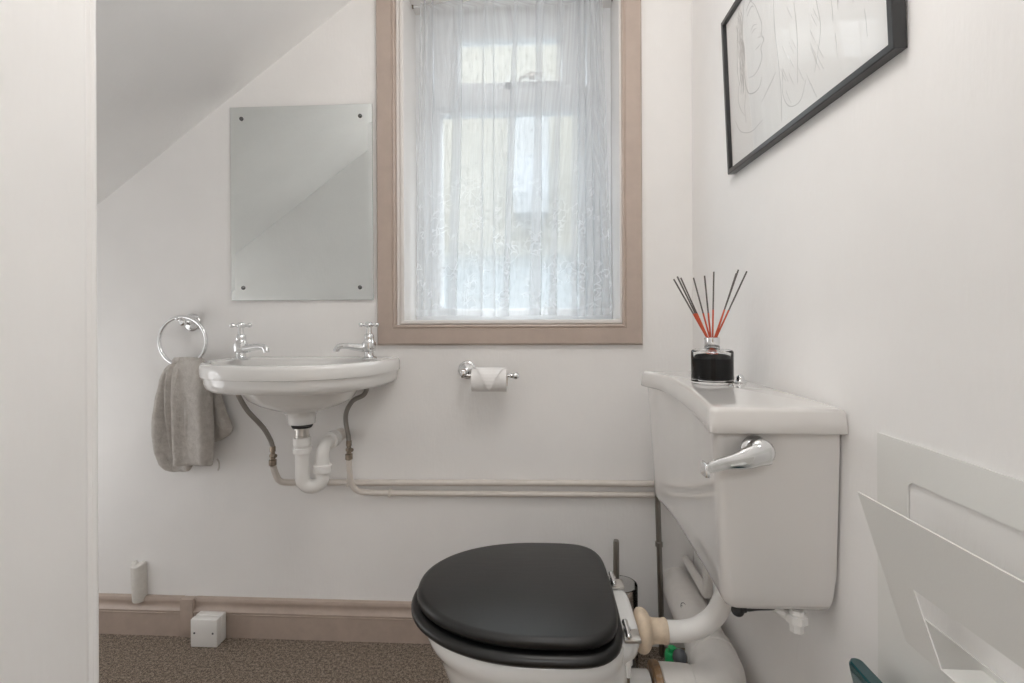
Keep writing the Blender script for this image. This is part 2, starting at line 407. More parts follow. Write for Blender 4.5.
# net curtain on its wire
ct = thing('net_curtain', 'white sheer net curtain gathered across the window', 'curtain', (-.09, 1.575, .977))
def curtain():
    bm = bmesh.new(); uvl = bm.loops.layers.uv.new('cloth')
    ztop, zbot = 1.9835, .979
    rows = 44
    # (base position 0..1, overlap width, depth, lean)
    folds = [(.03, .006, .010, 0), (.075, .006, .010, .0), (.205, .0205, .012, .024), (.345, .005, .010, .01), (.405, .004, .009, .004), (.495, .0145, .012, .045),
             (.635, .0205, .012, .032), (.735, .0125, .011, .045), (.83, .012, .014, .03), (.868, .012, .012, .026), (.905, .012, .014, .02), (.94, .010, .012, .012), (.972, .008, .012, 0)]
    grid = []; arc = []
    for i in range(rows + 1):
        t = i / rows                      # 0 bottom .. 1 top
        z = lerp(zbot, ztop, t)
        x0 = lerp(-.391, -.374, t) ; x1 = lerp(.229, .202, t)
        W = x1 - x0
        ctl = [(x0, 0.0)]
        sgn = 1
        for c, wd, dp, lean in folds:
            cc = x0 + W * c + lean * (t - .5)
            wv_ = wd * lerp(1.0, .55, t) * (1 + .15 * math.sin(7 * t + c * 20))
            ctl.append((cc - wv_ * 1.2, -.003)); ctl.append((cc + wv_ * .9, -dp * .9)); ctl.append((cc - wv_ * .9, -.001 + dp * .1)); ctl.append((cc + wv_ * 1.3, dp * .55))
        ctl.append((x1, 0.0))
        pts = catmull([(a, b, 0) for a, b in ctl], 4)
        row = []
        for j, p in enumerate(pts):
            s_ = j / (len(pts) - 1)
            rip = .004 * math.sin(s_ * 95 + 2 * math.sin(3 * t)) * (.4 + t)
            zb = z
            if i < 4:
                zb = z + (.005 * (math.sin(s_ * 9) ** 2) + (.022 * max(0, (s_ - .93) / .07) ** 2)) * (1 - i / 4)
            if i == rows: rip *= 2
            row.append(bm.verts.new((p.x, 1.575 + p.y + rip, zb)))
        ln = [0.]
        for v0, v1 in zip(row, row[1:]): ln.append(ln[-1] + (v1.co - v0.co).length)
        arc.append(ln); grid.append(row)
    n = len(grid[0])
    for i in range(rows):
        for j in range(n - 1):
            f = bm.faces.new((grid[i][j], grid[i][j + 1], grid[i + 1][j + 1], grid[i + 1][j]))
            f.smooth = True
            uvs = [(j, i), (j + 1, i), (j + 1, i + 1), (j, i + 1)]
            for l, (a, b) in zip(f.loops, uvs): l[uvl].uv = (arc[b][a], b / rows)
    bm.transform(Matrix.Translation(-Vector(ct.location)))
    me = bpy.data.meshes.new('cloth'); bm.to_mesh(me); bm.free(); me.materials.append(MATS['net_fabric'])
    o = bpy.data.objects.new('cloth', me); COL.objects.link(o); o.parent = ct
curtain()
MB().tube([(-.404, 1.594, 1.9800), (.236, 1.594, 1.9800)], .0022, 10).build('curtain_wire', 'white_gloss', ct)
for x in (-.402, .2345):
    MB().lathe([(.006, 0), (.006, .003), (.003, .004)], (x - .0015 if x > 0 else x - .002, 1.594, 1.9800), (1, 0, 0), 12).build('wire_hook', 'aged_brass', ct)

# ------------------------------------------------------------------ mirror
mr = thing('wall_mirror', 'frameless rectangular mirror screwed to the wall above the basin', 'mirror', (-.727, YW - .008, 1.033))
q = MB()
co = [(-.9465, 1.0330), (-.5025, 1.0330), (-.5045, 1.6279), (-.9485, 1.6274)]
def inset(c, d):
    mx_, mz_ = sum(p[0] for p in c) / 4, sum(p[1] for p in c) / 4
    return [(p[0] + (d if p[0] < mx_ else -d), p[1] + (d if p[1] < mz_ else -d)) for p in c]
q.rings([[(x, YW - .0045, z) for x, z in co], [(x, YW - .0075, z) for x, z in co], [(x, YW - .0085, z) for x, z in inset(co, .012)]])
q.build('glass', 'mirror_silver', mr, smooth=False)
q = MB(); q.rings([[(x, YW - .0006, z) for x, z in inset(co, .0008)], [(x, YW - .0044, z) for x, z in inset(co, -.0004)]]); q.build('backing', 'mirror_edge', mr, smooth=False)
for x, z in ((-.912, 1.5914), (-.5403, 1.5909), (-.9081, 1.0715), (-.5427, 1.0702)):
    MB().lathe([(.0062, 0), (.0062, .0012), (.0052, .003), (.003, .0042), (.0005, .0046)], (x, YW - .0086, z), (0, -1, 0), 18).build('mirror_screw', 'chrome_darkened', mr)

# ------------------------------------------------------------------ basin
BX, BY, BZ = -.668, 1.372, .858
bs = thing('wash_basin', 'small white wall-hung ceramic basin with stepped rim under the mirror', 'basin', (BX, YW - .001, .66))
A, B_, NN, CXD = .268, .308, 2.5, -.020
def rD(th, off=0.0):
    c, s_ = math.cos(th), math.sin(th)
    a, b = A - off, B_ - off
    lo, hi = 0., .6
    for _ in range(40):
        r = (lo + hi) / 2
        x = abs(r * c - CXD) / a; y = max(0, (YW - .001 - (BY + r * s_))) / b
        inside = (x ** NN + y ** NN) < 1 and (BY + r * s_) < YW - .001
        if inside: lo = r
        else: hi = r
    return lo
def rE(th, a, b, n=2.0):
    return (abs(math.cos(th) / a) ** n + abs(math.sin(th) / b) ** n) ** (-1 / n)
N = 128
TH = [2 * PI * i / N for i in range(N)]
def ring(fn, z): return [(BX + fn(t) * math.cos(t), BY + fn(t) * math.sin(t), z if not callable(z) else z(t)) for t in TH]
def inner(off):          # bowl opening: narrow front rim, tap ledges at the sides/back
    return lambda t: min(rD(t) - .030 - off, rE(t, .225, .30, 2.6) - off, (.085 - off) / max(.05, math.sin(t)) if math.sin(t) > .05 else 9)
def blend(f, g, t): return lambda th: lerp(f(th), g(th), t)
R = []
eb = lambda k: (lambda t: rE(t, .165 * k, .118 * k, 2.2))
bowl_y = 0
R.append(ring(lambda t: .036, .682)); R.append(ring(lambda t: .038, .700)); R.append(ring(lambda t: .040, .711))
R.append(ring(lambda t: .052, .719)); R.append(ring(lambda t: rE(t, .085, .066), .726)); R.append(ring(lambda t: rE(t, .118, .086, 2.1), .738)); R.append(ring(lambda t: rE(t, .143, .102, 2.2), .754))
R.append(ring(lambda t: rE(t, .158, .114, 2.2), .774)); R.append(ring(lambda t: min(rE(t, .170, .121, 2.2), rD(t, .012)), .782))
R.append(ring(lambda t: rD(t, .034), .7825)); R.append(ring(lambda t: rD(t, .020), .785)); R.append(ring(lambda t: rD(t, .0125), .793)); R.append(ring(lambda t: rD(t, .009), .805)); R.append(ring(lambda t: rD(t, .0078), .8175))
R.append(ring(lambda t: rD(t, .0078), .8205)); R.append(ring(lambda t: rD(t, .0012), .8222)); R.append(ring(lambda t: rD(t, .0), .825)); R.append(ring(lambda t: rD(t, .0), .848))
R.append(ring(lambda t: rD(t, .0018), .8545)); R.append(ring(lambda t: rD(t, .006), .858)); R.append(ring(lambda t: rD(t, .012), .859))
R.append(ring(inner(-.006), .859)); R.append(ring(inner(.0), .857)); R.append(ring(inner(.006), .851)); R.append(ring(inner(.018), .83))
R.append(ring(blend(inner(.03), lambda t: rE(t, .13, .09), .3), .80)); R.append(ring(blend(inner(.04), lambda t: rE(t, .11, .08), .7), .78))
R.append(ring(lambda t: rE(t, .09, .07), .764)); R.append(ring(lambda t: .03, .750)); R.append(ring(lambda t: .016, .744))
q = MB(); q.rings(R); q.build('bowl', 'ceramic', bs, angle=50)
# maker's mark on the inner back wall of the bowl
cu = bpy.data.curves.new('makers_mark', 'FONT'); cu.body = 'Heritage'; cu.size = .0125; cu.shear = .25; cu.align_x = 'CENTER'; cu.extrude = .0002
tmp = bpy.data.objects.new('tmp', cu); COL.objects.link(tmp)
me = bpy.data.meshes.new_from_object(tmp.evaluated_get(bpy.context.evaluated_depsgraph_get())); bpy.data.objects.remove(tmp)
me.materials.append(MATS['dark_mark'])
mk = bpy.data.objects.new('makers_mark', me); COL.objects.link(mk); mk.parent = bs
mk.location = Vector((BX + .012, BY + .078, .842)) - Vector(bs.location); mk.rotation_euler = (math.radians(72), 0, 0)

def basin_tap(loc, rz, label):
    x, y, z = loc
    t = thing('basin_tap', label, 'tap', loc, 'pillar taps on the basin')
    q = MB().lathe([(.0245, 0), (.0245, .003), (.022, .0055), (.0155, .007), (.0135, .010), (.0135, .020), (.018, .0225), (.0198, .028), (.0202, .038), (.0198, .046), (.0155, .050), (.0135, .056), (.0143, .058), (.0135, .068), (.0108, .072), (.0085, .073), (.0072, .088), (.0072, .092)], (0, 0, 0), (0, 0, 1), 28)
    q.xform(Matrix.Translation(loc)).build('tap_body', 'chrome', t, angle=40)
    path = catmull([(.004, 0, .031), (.025, 0, .0325), (.05, 0, .036), (.072, 0, .0375), (.084, 0, .035), (.0895, 0, .0275), (.090, 0, .0225)], 5)
    q = MB().tube(path, [.0135 - .0048 * min(1, i / 14) for i in range(len(path))], 16)
    q.xform(Matrix.Translation(loc) @ Matrix.Rotation(rz, 4, 'Z')).build('spout', 'chrome', t, angle=50)
    q = MB().lathe([(.008, 0), (.0112, .003), (.0112, .012), (.008, .0155), (.002, .0168)], (0, 0, .0905))
    for k in range(4):
        a = k * PI / 2 + .38
        d = Vector((math.cos(a), math.sin(a), 0)); o_ = Vector((0, 0, .098))
        q.tube([o_ + d * h for h in (.004, .012, .016, .0195, .0235, .0275, .0288)], [.0045, .004, .0043, .0062, .0068, .005, .0018], 12)
    q.xform(Matrix.Translation(loc)).build('cross_handle', 'chrome', t, angle=50)
    return t
basin_tap((-.853, 1.388, BZ + .0013), math.radians(-14), 'chrome cross-head tap at the basin end beside the towel ring')
basin_tap((-.4905, 1.418, BZ + .0013), math.radians(180 + 12), 'chrome cross-head tap at the basin end below the window frame')

# waste trap
TX, TY = -.657, 1.352
tp = thing('waste_trap', 'white plastic U-bend waste trap hanging under the basin', 'trap', (TX, TY, .50))
MB().lathe([(.0255, .675), (.0285, .6805), (.0285, .6815), (.018, .6815)], (TX, TY, 0)).build('sealing_washer', 'black_rubber', tp)
MB().lathe([(.0195, .648), (.0195, .653), (.0185, .654), (.0185, .669), (.0225, .6705), (.0225, .6748)], (TX, TY, 0), n=12).build('waste_tail', 'satin_nickel', tp)
q = MB().lathe([(.0205, .603), (.0245, .605), (.0245, .617), (.0215, .619), (.0215, .624), (.0238, .626), (.0238, .645), (.022, .6478), (.017, .6478)], (TX, TY, 0), n=20)
q.build('inlet_nut', 'plastic_white', tp)
X2 = -.607; Y2 = 1.368; zb = .533; r = (X2 - TX) / 2
path = [(TX, TY, .604), (TX, TY, .585), (TX, TY, .56)]
for i in range(0, 13):
    a = PI + PI * i / 12
    path.append((TX + r + r * math.cos(a), lerp(TY, Y2, i / 12), zb + r * 1.0 * math.sin(a)))
path += [(X2, Y2, .548)]
MB().tube(path, .0188, 20).build('u_bend', 'plastic_white', tp, angle=60)
MB().lathe([(.021, .545), (.0255, .547), (.0255, .566), (.0225, .5685), (.0195, .5685)], (X2, Y2, 0), n=18).build('swivel_nut', 'plastic_white', tp)
path = [(X2, Y2, .567), (X2, Y2, .592)] + [(X2, Y2 + .03 * (1 - math.cos(a)), .592 + .03 * math.sin(a)) for a in [i * PI / 16 for i in range(1, 9)]] + [(X2, Y2 + .05, .622)]
MB().tube(path, .0185, 20).build('outlet_elbow', 'plastic_white', tp, angle=60)
MB().lathe([(.0195, .046), (.025, .048), (.025, .068), (.0225, .070), (.0225, .074), (.025, .076), (.025, .082), (.0195, .084)], (X2, Y2, .622), (0, 1, 0), 18).build('outlet_nut', 'plastic_white', tp)
MB().tube([(X2, Y2 + .08, .622), (X2, YW - .0006, .622)], .0185, 20).build('wall_stub', 'pipe_paint', tp)

# painted supply pipes along the wall
YPp = YW - .0135
pa = thing('supply_pipe', 'painted copper pipe along the wall, upper one of the pair', 'pipe', (-.24, YPp, .486), 'painted pipes under the basin')
up = catmull([(-.795, 1.452, .5375), (-.790, 1.458, .51), (-.783, 1.468, .487), (-.765, 1.480, .4785), (-.73, YPp, .4775)], 6)
up += [Vector((x, YPp, z)) for x, z in ((-.6, .4785), (-.4, .4805), (-.2, .483), (0, .485), (.2, .4865), (.36, .487))]
MB().tube(up, .0092, 14).build('pipe_run', 'pipe_paint', pa, angle=60)
pb = thing('supply_pipe', 'painted copper pipe along the wall, lower one of the pair', 'pipe', (-.24, YPp, .455), 'painted pipes under the basin')
lo = catmull([(-.564, 1.452, .5575), (-.5635, 1.454, .525), (-.561, 1.459, .49), (-.550, 1.468, .465), (-.528, 1.480, .4525), (-.49, YPp, .4485)], 6)
lo += [Vector((x, YPp, z)) for x, z in ((-.4, .449), (-.2, .4505), (0, .452), (.2, .4535), (.36, .4545))]
MB().tube(lo, .0086, 14).build('pipe_run', 'pipe_paint', pb, angle=60)
for p, xs, z in ((pb, (-.452,), .4485), (pa, (-.58,), .4785)):
    for x in xs:
        MB().box(x - .004, x + .004, YPp - .0105, YW - .0007, z - .011, z + .011, .003).build('pipe_clip', 'pipe_paint', p)
def hose(pts, label, vx, vz, loc):
    h = thing('tap_hose', label, 'hose', loc, 'braided hoses under the basin')
    MB().tube(catmull(pts, 8), .0068, 14).build('braid', 'braided_steel', h, angle=60)
    e = Vector(pts[-1])
    q = MB().lathe([(.0078, .003), (.0085, 0), (.0085, -.012), (.0068, -.014), (.0068, -.020), (.0098, -.021), (.0098, -.027), (.0075, -.029), (.0075, -.036), (.0112, -.0375), (.0112, -.052), (.0095, -.0535)], e, (0, 0, 1), 8)
    q.tube([e + Vector((0, 0, -.024)), e + Vector((.012, -.006, -.024)), e + Vector((.0135, -.007, -.024))], [.006, .006, .004], 8)
    q.build('isolation_valve', 'aged_brass', h, angle=30)
hose([(-.872, 1.395, .7785), (-.866, 1.40, .75), (-.848, 1.415, .705), (-.818, 1.438, .655), (-.802, 1.450, .615), (-.796, 1.452, .592)], 'braided hose falling from the basin end beside the towel', 0, 0, (-.84, 1.42, .54))
hose([(-.498, 1.42, .7785), (-.500, 1.423, .768), (-.512, 1.428, .752), (-.545, 1.436, .735), (-.567, 1.444, .703), (-.572, 1.45, .67), (-.566, 1.452, .632), (-.564, 1.452, .612)], 'S-curved braided hose under the basin end nearest the window', 0, 0, (-.53, 1.44, .555))

# ------------------------------------------------------------------ towel ring and towel
tr_ = thing('towel_ring', 'chrome towel ring on a round wall rose left of the basin', 'towel ring', (-1.085, YW - .0006, .973))
MB().lathe([(.027, 0), (.027, .003), (.0255, .005), (.021, .0065), (.020, .009), (.016, .011), (.009, .0135), (.0075, .018), (.0075, .030), (.0095, .033), (.010, .040), (.0095, .047), (.006, .050)], (-1.077, YW - .0006, .966), (0, -1, 0), 28).build('wall_rose', 'chrome', tr_)
RC = (-1.0765, 1.455, .9095)
q = MB().torus(RC, .0735, .0054); q.build('ring', 'chrome', tr_, angle=179)
q = MB().sphere((-1.090, 1.455, .9795), .0085); q.tube([(-1.090, 1.455, .9795), (-1.077, 1.458, .966)], .0062, 12); q.build('ring_holder', 'chrome', tr_)
# towel: folded over the bottom of the ring
def towel():
    q = MB()
    def lobe(levels, n=44, ph=0.):
        rr = []
        for z, xa_, xb_, yc, th, wob in levels:
            cxm, hw = (xa_ + xb_) / 2, (xb_ - xa_) / 2
            ring_ = []
            for k in range(n):
                a = 2 * PI * k / n
                ca, sa = math.cos(a), math.sin(a)
                x = cxm + hw * math.copysign(abs(ca) ** .75, ca)
                u = ca
                y = yc + th * math.copysign(abs(sa) ** .7, sa) + 1.9 * wob * math.sin(u * 4.2 + ph + 2 * z) 
                ring_.append((x, y, z + .004 * math.sin(u * 3 + ph)))
            rr.append(ring_)
        q.rings(rr)
    # back, left-hand fall
    lobe([(.850, -1.105, -1.060, 1.455, .007, .0), (.842, -1.122, -1.050, 1.455, .012, .002), (.815, -1.135, -1.040, 1.455, .015, .004), (.78, -1.145, -1.035, 1.457, .016, .006),
          (.72, -1.158, -1.030, 1.458, .016, .008), (.66, -1.166, -1.030, 1.460, .016, .009), (.60, -1.166, -1.035, 1.461, .016, .008), (.555, -1.158, -1.040, 1.462, .014, .006), (.528, -1.145, -1.050, 1.463, .012, .004), (.517, -1.125, -1.062, 1.463, .008, .002), (.514, -1.112, -1.075, 1.463, .003, .0)], ph=.6)
    # rear right-hand fall, showing its corner
    lobe([(.83, -1.03, -.985, 1.470, .008, .0), (.76, -1.03, -.975, 1.474, .009, .002), (.70, -1.03, -.960, 1.476, .009, .003), (.655, -1.03, -.938, 1.476, .008, .003), (.64, -1.03, -.930, 1.476, .006, .002), (.615, -1.03, -.955, 1.477, .005, .001), (.60, -1.03, -.99, 1.478, .002, 0)], ph=2.)
    # front fall
    lobe([(.853, -1.082, -.998, 1.448, .006, .0), (.848, -1.090, -.992, 1.445, .013, .001), (.82, -1.092, -.985, 1.440, .017, .003), (.77, -1.090, -.978, 1.438, .018, .005), (.70, -1.088, -.974, 1.438, .018, .006),
          (.64, -1.088, -.972, 1.439, .017, .006), (.59, -1.088, -.972, 1.440, .016, .005), (.552, -1.090, -.975, 1.441, .015, .004), (.543, -1.090, -.976, 1.441, .012, .003), (.540, -1.088, -.980, 1.441, .005, .002)], ph=1.2)
    # inner fold seen between the two falls
    lobe([(.852, -1.100, -1.062, 1.452, .009, .0), (.83, -1.112, -1.064, 1.444, .013, .003), (.78, -1.115, -1.072, 1.440, .014, .004), (.70, -1.112, -1.078, 1.440, .013, .004), (.62, -1.108, -1.08, 1.444, .010, .003), (.57, -1.104, -1.085, 1.449, .005, .002)], ph=.2)
    # roll passing over the ring
    q.tube([(-1.105, 1.455, .848), (-1.09, 1.452, .850), (-1.06, 1.452, .848), (-1.03, 1.452, .848), (-1.005, 1.452, .851)], [.010, .013, .014, .013, .009], 16)
    o = q.build('hand_towel', 'terry', None, (-1.07, 1.455, .84), sub=1, angle=179)
    # loose nap so the folds are not machine smooth
    tx = bpy.data.textures.new('nap', 'CLOUDS'); tx.noise_scale = .02
    d = o.modifiers.new('nap', 'DISPLACE'); d.texture = tx; d.strength = .006; d.mid_level = .5
    tag(o, 'grey terry hand towel folded through the chrome ring', 'towel')
    return o
tw = towel()
q = MB()
MB().tube(catmull([(-.970, 1.455, .555), (-.965, 1.456, .545), (-.9635, 1.455, .53), (-.967, 1.454, .52)]), [.0025] * 24 + [.001], 8).build('hanging_loop', 'terry', tw)

# ------------------------------------------------------------------ toilet roll holder
th_ = thing('toilet_roll_holder', 'chrome toilet roll bar on a round wall rose below the window', 'toilet roll holder', (-.218, YW - .0006, .815))
MB().lathe([(.027, 0), (.027, .003), (.0255, .0045), (.021, .006), (.020, .0085), (.0155, .010), (.009, .013), (.0085, .03), (.0085, .055), (.0105, .060), (.0115, .070), (.0115, .084), (.0085, .090), (.002, .092)], (-.217, YW - .0006, .8195), (0, -1, 0), 28).build('wall_rose', 'chrome', th_)
q = MB().tube([(-.222, 1.423, .8107), (-.205, 1.423, .8106), (-.095, 1.423, .8105), (-.081, 1.423, .8105)], [.0085, .005, .005, .005], 14)
q.build('bar', 'chrome', th_)
q = MB().lathe([(.005, 0), (.0068, .002), (.0065, .005), (.009, .009), (.011, .014), (.010, .020), (.006, .0245), (.001, .026)], (-.0825, 1.423, .8105), (1, 0, 0), 20); q.build('end_knob', 'chrome', th_)
rl = thing('toilet_roll', 'part-used white toilet roll with its end folded to a point', 'toilet roll', (-.142, 1.423, .797))
RR = .033; RZ = .7983
q = MB(); R = [[(x, 1.423 + r_ * math.cos(2 * PI * k / 48), RZ + r_ * math.sin(2 * PI * k / 48)) for k in range(48)] for x, r_ in ((-.192, .0185), (-.192, RR - .001), (-.191, RR), (-.093, RR), (-.092, RR - .001), (-.092, .0185))]
R.append(R[0]); q.rings(R, True, False, False); bmesh.ops.remove_doubles(q.bm, verts=q.bm.verts, dist=1e-6)
q.build('paper_roll', 'paper', rl, angle=40)
q = MB()      # folded leaf lying on the front of the roll
rows = 9; rings_ = []
for i in range(rows + 1):
    t = i / rows; a = PI / 2 + (PI * .72) * t        # from the top round the front
    hw = .0455 * (1 - t) + .0008
    rad = RR + .0026 + .007 * t
    rings_.append([(-.142 + .002 + hw * s_, 1.423 + rd * math.cos(a), RZ + rd * math.sin(a)) for s_, rd in ((-1, rad), (1, rad), (1, rad - .001), (-1, rad - .001))])
q.rings(rings_); q.build('folded_sheet', 'paper', rl, smooth=False)
MB().lathe([(.0185, 0), (.0185, .1), (.0175, .1), (.0175, 0)], (-.192, 1.423, RZ), (1, 0, 0), 28, cap=False).build('core', 'cream_rubber', rl)

# ------------------------------------------------------------------ pipe stub and junction box by the skirting
q = MB(); rr = []
for z, r_, x, dy in ((.100, .020, -1.247, -.0005), (.104, .0215, -1.247, 0), (.15, .0225, -1.2485, 0), (.20, .0228, -1.250, 0), (.213, .0225, -1.250, 0), (.2165, .0195, -1.250, 0), (.2185, .010, -1.250, 0)):
    rr.append([(x + r_ * math.cos(a), YW - .0006 - 1.15 * r_ * max(0, math.sin(a)) - .0004 + dy, z + (.004 * math.cos(a * 2) if z > .21 else 0)) for a in [2 * PI * k / 28 for k in range(28)]])
q.rings(rr)
tag(q.build('pipe_stub', 'plaster_paint', None, (-1.25, YW - .02, .1)), 'capped upright pipe stub painted like the wall above the skirting', 'pipe')
q = MB(); 
jb = thing('junction_box', 'small white square junction box on the carpet against the skirting', 'junction box', (-.998, 1.462, 0))
MB().box(-1.0395, -.958, 1.4545, 1.478, .001, .0835, .003).build('box_base', 'plastic_white', jb)
MB().box(-1.0395, -.958, 1.432, 1.4540, .001, .0835, .003).build('box_lid', 'plastic_white', jb)
for x in (-1.027, -.9705):
    MB().lathe([(.003, 0), (.003, .0008), (.002, .0014)], (x, 1.4322, .043), (0, -1, 0), 12).build('lid_screw', 'dark_mark', jb)

# ------------------------------------------------------------------ toilet
TYC = 1.0
tl = thing('toilet', 'white ceramic toilet with black wooden seat and lid closed', 'toilet', (0, TYC, 0))
def egg(xf, xb, hw, yc=TYC, n=96, pb=4.0, xm=.02, pf=2.0, fx=1.0):
    """plan outline: rounded front at xf, squarer back at xb"""
    out = []
    for k in range(n):
        a = 2 * PI * k / n; c, s_ = math.cos(a), math.sin(a)
        p = pb if c > 0 else pf
        L = (xb - xm) if c > 0 else (xm - xf)
        r_ = (abs(c) ** p + abs(s_) ** p) ** (-1 / p)
        out.append((xm + L * c * r_, yc + hw * s_ * r_))
    return out
def slab(levels, mat, name, parent, **kw):
    q = MB(); q.rings([[(x, y, z) for x, y in egg(*a, **k2)] for z, a, k2 in levels]); return q.build(name, mat, parent, angle=60, **kw)
e = dict(pb=5.5, xm=.0, pf=2.1)
TL = TYC + .004
def k_(): return dict(pb=4.2, xm=.0, pf=2.1, yc=TL)
e = k_()
slab([(.4245, (-.232, .130, .170), e), (.4260, (-.2395, .137, .1765), e), (.430, (-.2445, .141, .1805), e), (.438, (-.2445, .141, .1805), e), (.4425, (-.2425, .1395, .179), e), (.4455, (-.238, .1365, .175), e), (.4465, (-.232, .131, .170), e)], 'black_wood', 'lid', tl)
slab([(.4000, (-.240, .137, .177), e), (.402, (-.250, .145, .186), e), (.408, (-.2565, .149, .191), e), (.414, (-.2565, .149, .191), e), (.419, (-.252, .146, .187), e), (.4215, (-.243, .14, .179), e), (.422, (-.22, .12, .16), e)], 'black_wood', 'seat', tl)
for y in (TYC - .12, TYC + .12):
    for x in (-.14, .09):
        MB().lathe([(.009, 0), (.009, .0026), (.006, .003)], (x, lerp(TYC, y, 1.), .4219), (0, 0, 1), 12).build('lid_buffer', 'black_rubber', tl)
pan = dict(pb=3.2, xm=-.02, pf=2.1)
pd = dict(pb=2.6, xm=-.01, pf=2.2)
slab([(.0, (-.095, .15, .092), pd), (.012, (-.10, .152, .096), pd), (.05, (-.092, .148, .088), pd), (.12, (-.095, .148, .09), pd), (.19, (-.125, .155, .108), pd), (.25, (-.165, .165, .132), pd), (.30, (-.192, .168, .150), pan),
      (.335, (-.205, .165, .158), pan), (.352, (-.213, .16, .163), pan), (.362, (-.223, .158, .168), pan), (.375, (-.227, .16, .171), pan), (.388, (-.226, .16, .170), pan), (.3945, (-.221, .156, .166), pan), (.3965, (-.21, .15, .155), pan)], 'ceramic', 'bowl', tl)
# back shelf that carries the hinges, with the inlet horn
q = MB()
def shelf(hw, xb, z): return [(x, y, z) for x, y in egg(.02, xb, hw, pb=5, xm=.08, n=64)]
q.rings([shelf(.05, .140, .285), shelf(.072, .150, .315), shelf(.092, .168, .342), shelf(.103, .182, .362), shelf(.106, .1845, .378), shelf(.105, .184, .390), shelf(.102, .181, .3955), shelf(.096, .175, .397)])
q.lathe([(.030, 0), (.030, .019), (.028, .0205)], (.165, TYC, .357), (1, 0, 0), 24)
q.build('hinge_shelf', 'ceramic', tl, angle=60)
q = MB()      # outlet horn towards the soil connector
q.tube(catmull([(.09, TYC, .21), (.14, TYC + .002, .218), (.18, TYC + .004, .222), (.215, TYC + .005, .222)]), .047, 24); q.build('outlet_horn', 'ceramic', tl)
for yh in (TYC - .088, TYC + .088):
    h = MB().box(.149, .1785, yh - .017, yh + .017, .3972, .4035, .0015)
    h = h.build('hinge_plate', 'satin_nickel', tl)
    q = MB()
    q.tube([(.1555, yh - .020, .413), (.1555, yh + .020, .413)], .0055, 14)
    q.sphere((.1555, yh - .020, .413), .0058); q.sphere((.1555, yh + .020, .413), .0058); q.box(.150, .162, yh - .006, yh + .006, .4033, .416, .001)
    q.build('hinge_barrel', 'chrome', h)
q = MB().lathe([(.006, 0), (.0075, -.004), (.0075, -.012), (.0052, -.014), (.0052, -.034), (.003, -.036)], (.158, TYC - .088, .362), (0, 0, 1), 14)
q.build('hinge_bolt_cap', 'plastic_white', tl)
q = MB().tube([(.158, TYC - .088, .33), (.158, TYC - .088, .285)], .0028, 8); q.build('hinge_bolt', 'aged_brass', tl)

# ------------------------------------------------------------------ cistern
cs = thing('cistern', 'white ceramic low-level cistern hung on the wall behind the toilet', 'cistern', (.37, 1.02, .525))
Y0, Y1 = .757, 1.293
def front(y, base, rec, ya=Y0, yb=Y1):
    t = (y - ya) / (yb - ya)
    xs_ = (-.15, 0, .10, .20, .37, .56, .76, .90, 1, 1.12); ks = (-.30, 0, .23, .44, .74, .95, 1.0, .72, .08, -.7)
    t = min(1.1, max(-.1, t))
    for i in range(1, len(xs_) - 2):
        if t <= xs_[i + 1] or i == len(xs_) - 3:
            h = xs_[i + 1] - xs_[i]; u = (t - xs_[i]) / h
            m0 = (ks[i + 1] - ks[i - 1]) / (xs_[i + 1] - xs_[i - 1]) * h; m1 = (ks[i + 2] - ks[i]) / (xs_[i + 2] - xs_[i]) * h
            k = (2 * u ** 3 - 3 * u * u + 1) * ks[i] + (u ** 3 - 2 * u * u + u) * m0 + (3 * u * u - 2 * u ** 3) * ks[i + 1] + (u ** 3 - u * u) * m1
            break
    return base + rec * max(-.2, k)
def outline(z, y0, y1, base, rec, xb, rc=.018, n=40):
    pts = []
    for i in range(7):                         # near front corner
        a = PI * 1.5 - PI / 2 * i / 6 if False else None
    ys = [lerp(y0, y1, i / n) for i in range(n + 1)]
    fr = []
    for y in ys:
        d = min(y - y0, y1 - y)
        x = front(y, base, rec, y0, y1)
        if d < rc: x += rc - math.sqrt(max(0, rc * rc - (rc - d) ** 2))
        fr.append((x, y, z))
    extra = []
    for y, sgn in ((y0, 1), (y1, -1)):
        e_ = []
        for i in range(1, 6):
            d = rc * (1 - math.cos(PI / 2 * i / 6))
            x = front(y + sgn * d, base, rec, y0, y1) + rc - math.sqrt(max(0, rc * rc - (rc - d) ** 2)); e_.append((x, y + sgn * d, z))
        extra.append(e_)
    mid = [p for p in fr if y0 + rc < p[1] < y1 - rc]
    st = [(front(y0, base, rec, y0, y1) + rc, y0, z)] + extra[0]
    en = list(reversed(extra[1])) + [(front(y1, base, rec, y0, y1) + rc, y1, z)]
    return st + mid + en + [(xb, y1, z), (xb, y0, z)]
def loft(levels):
    q = MB(); q.rings([outline(*l) for l in levels]); return q
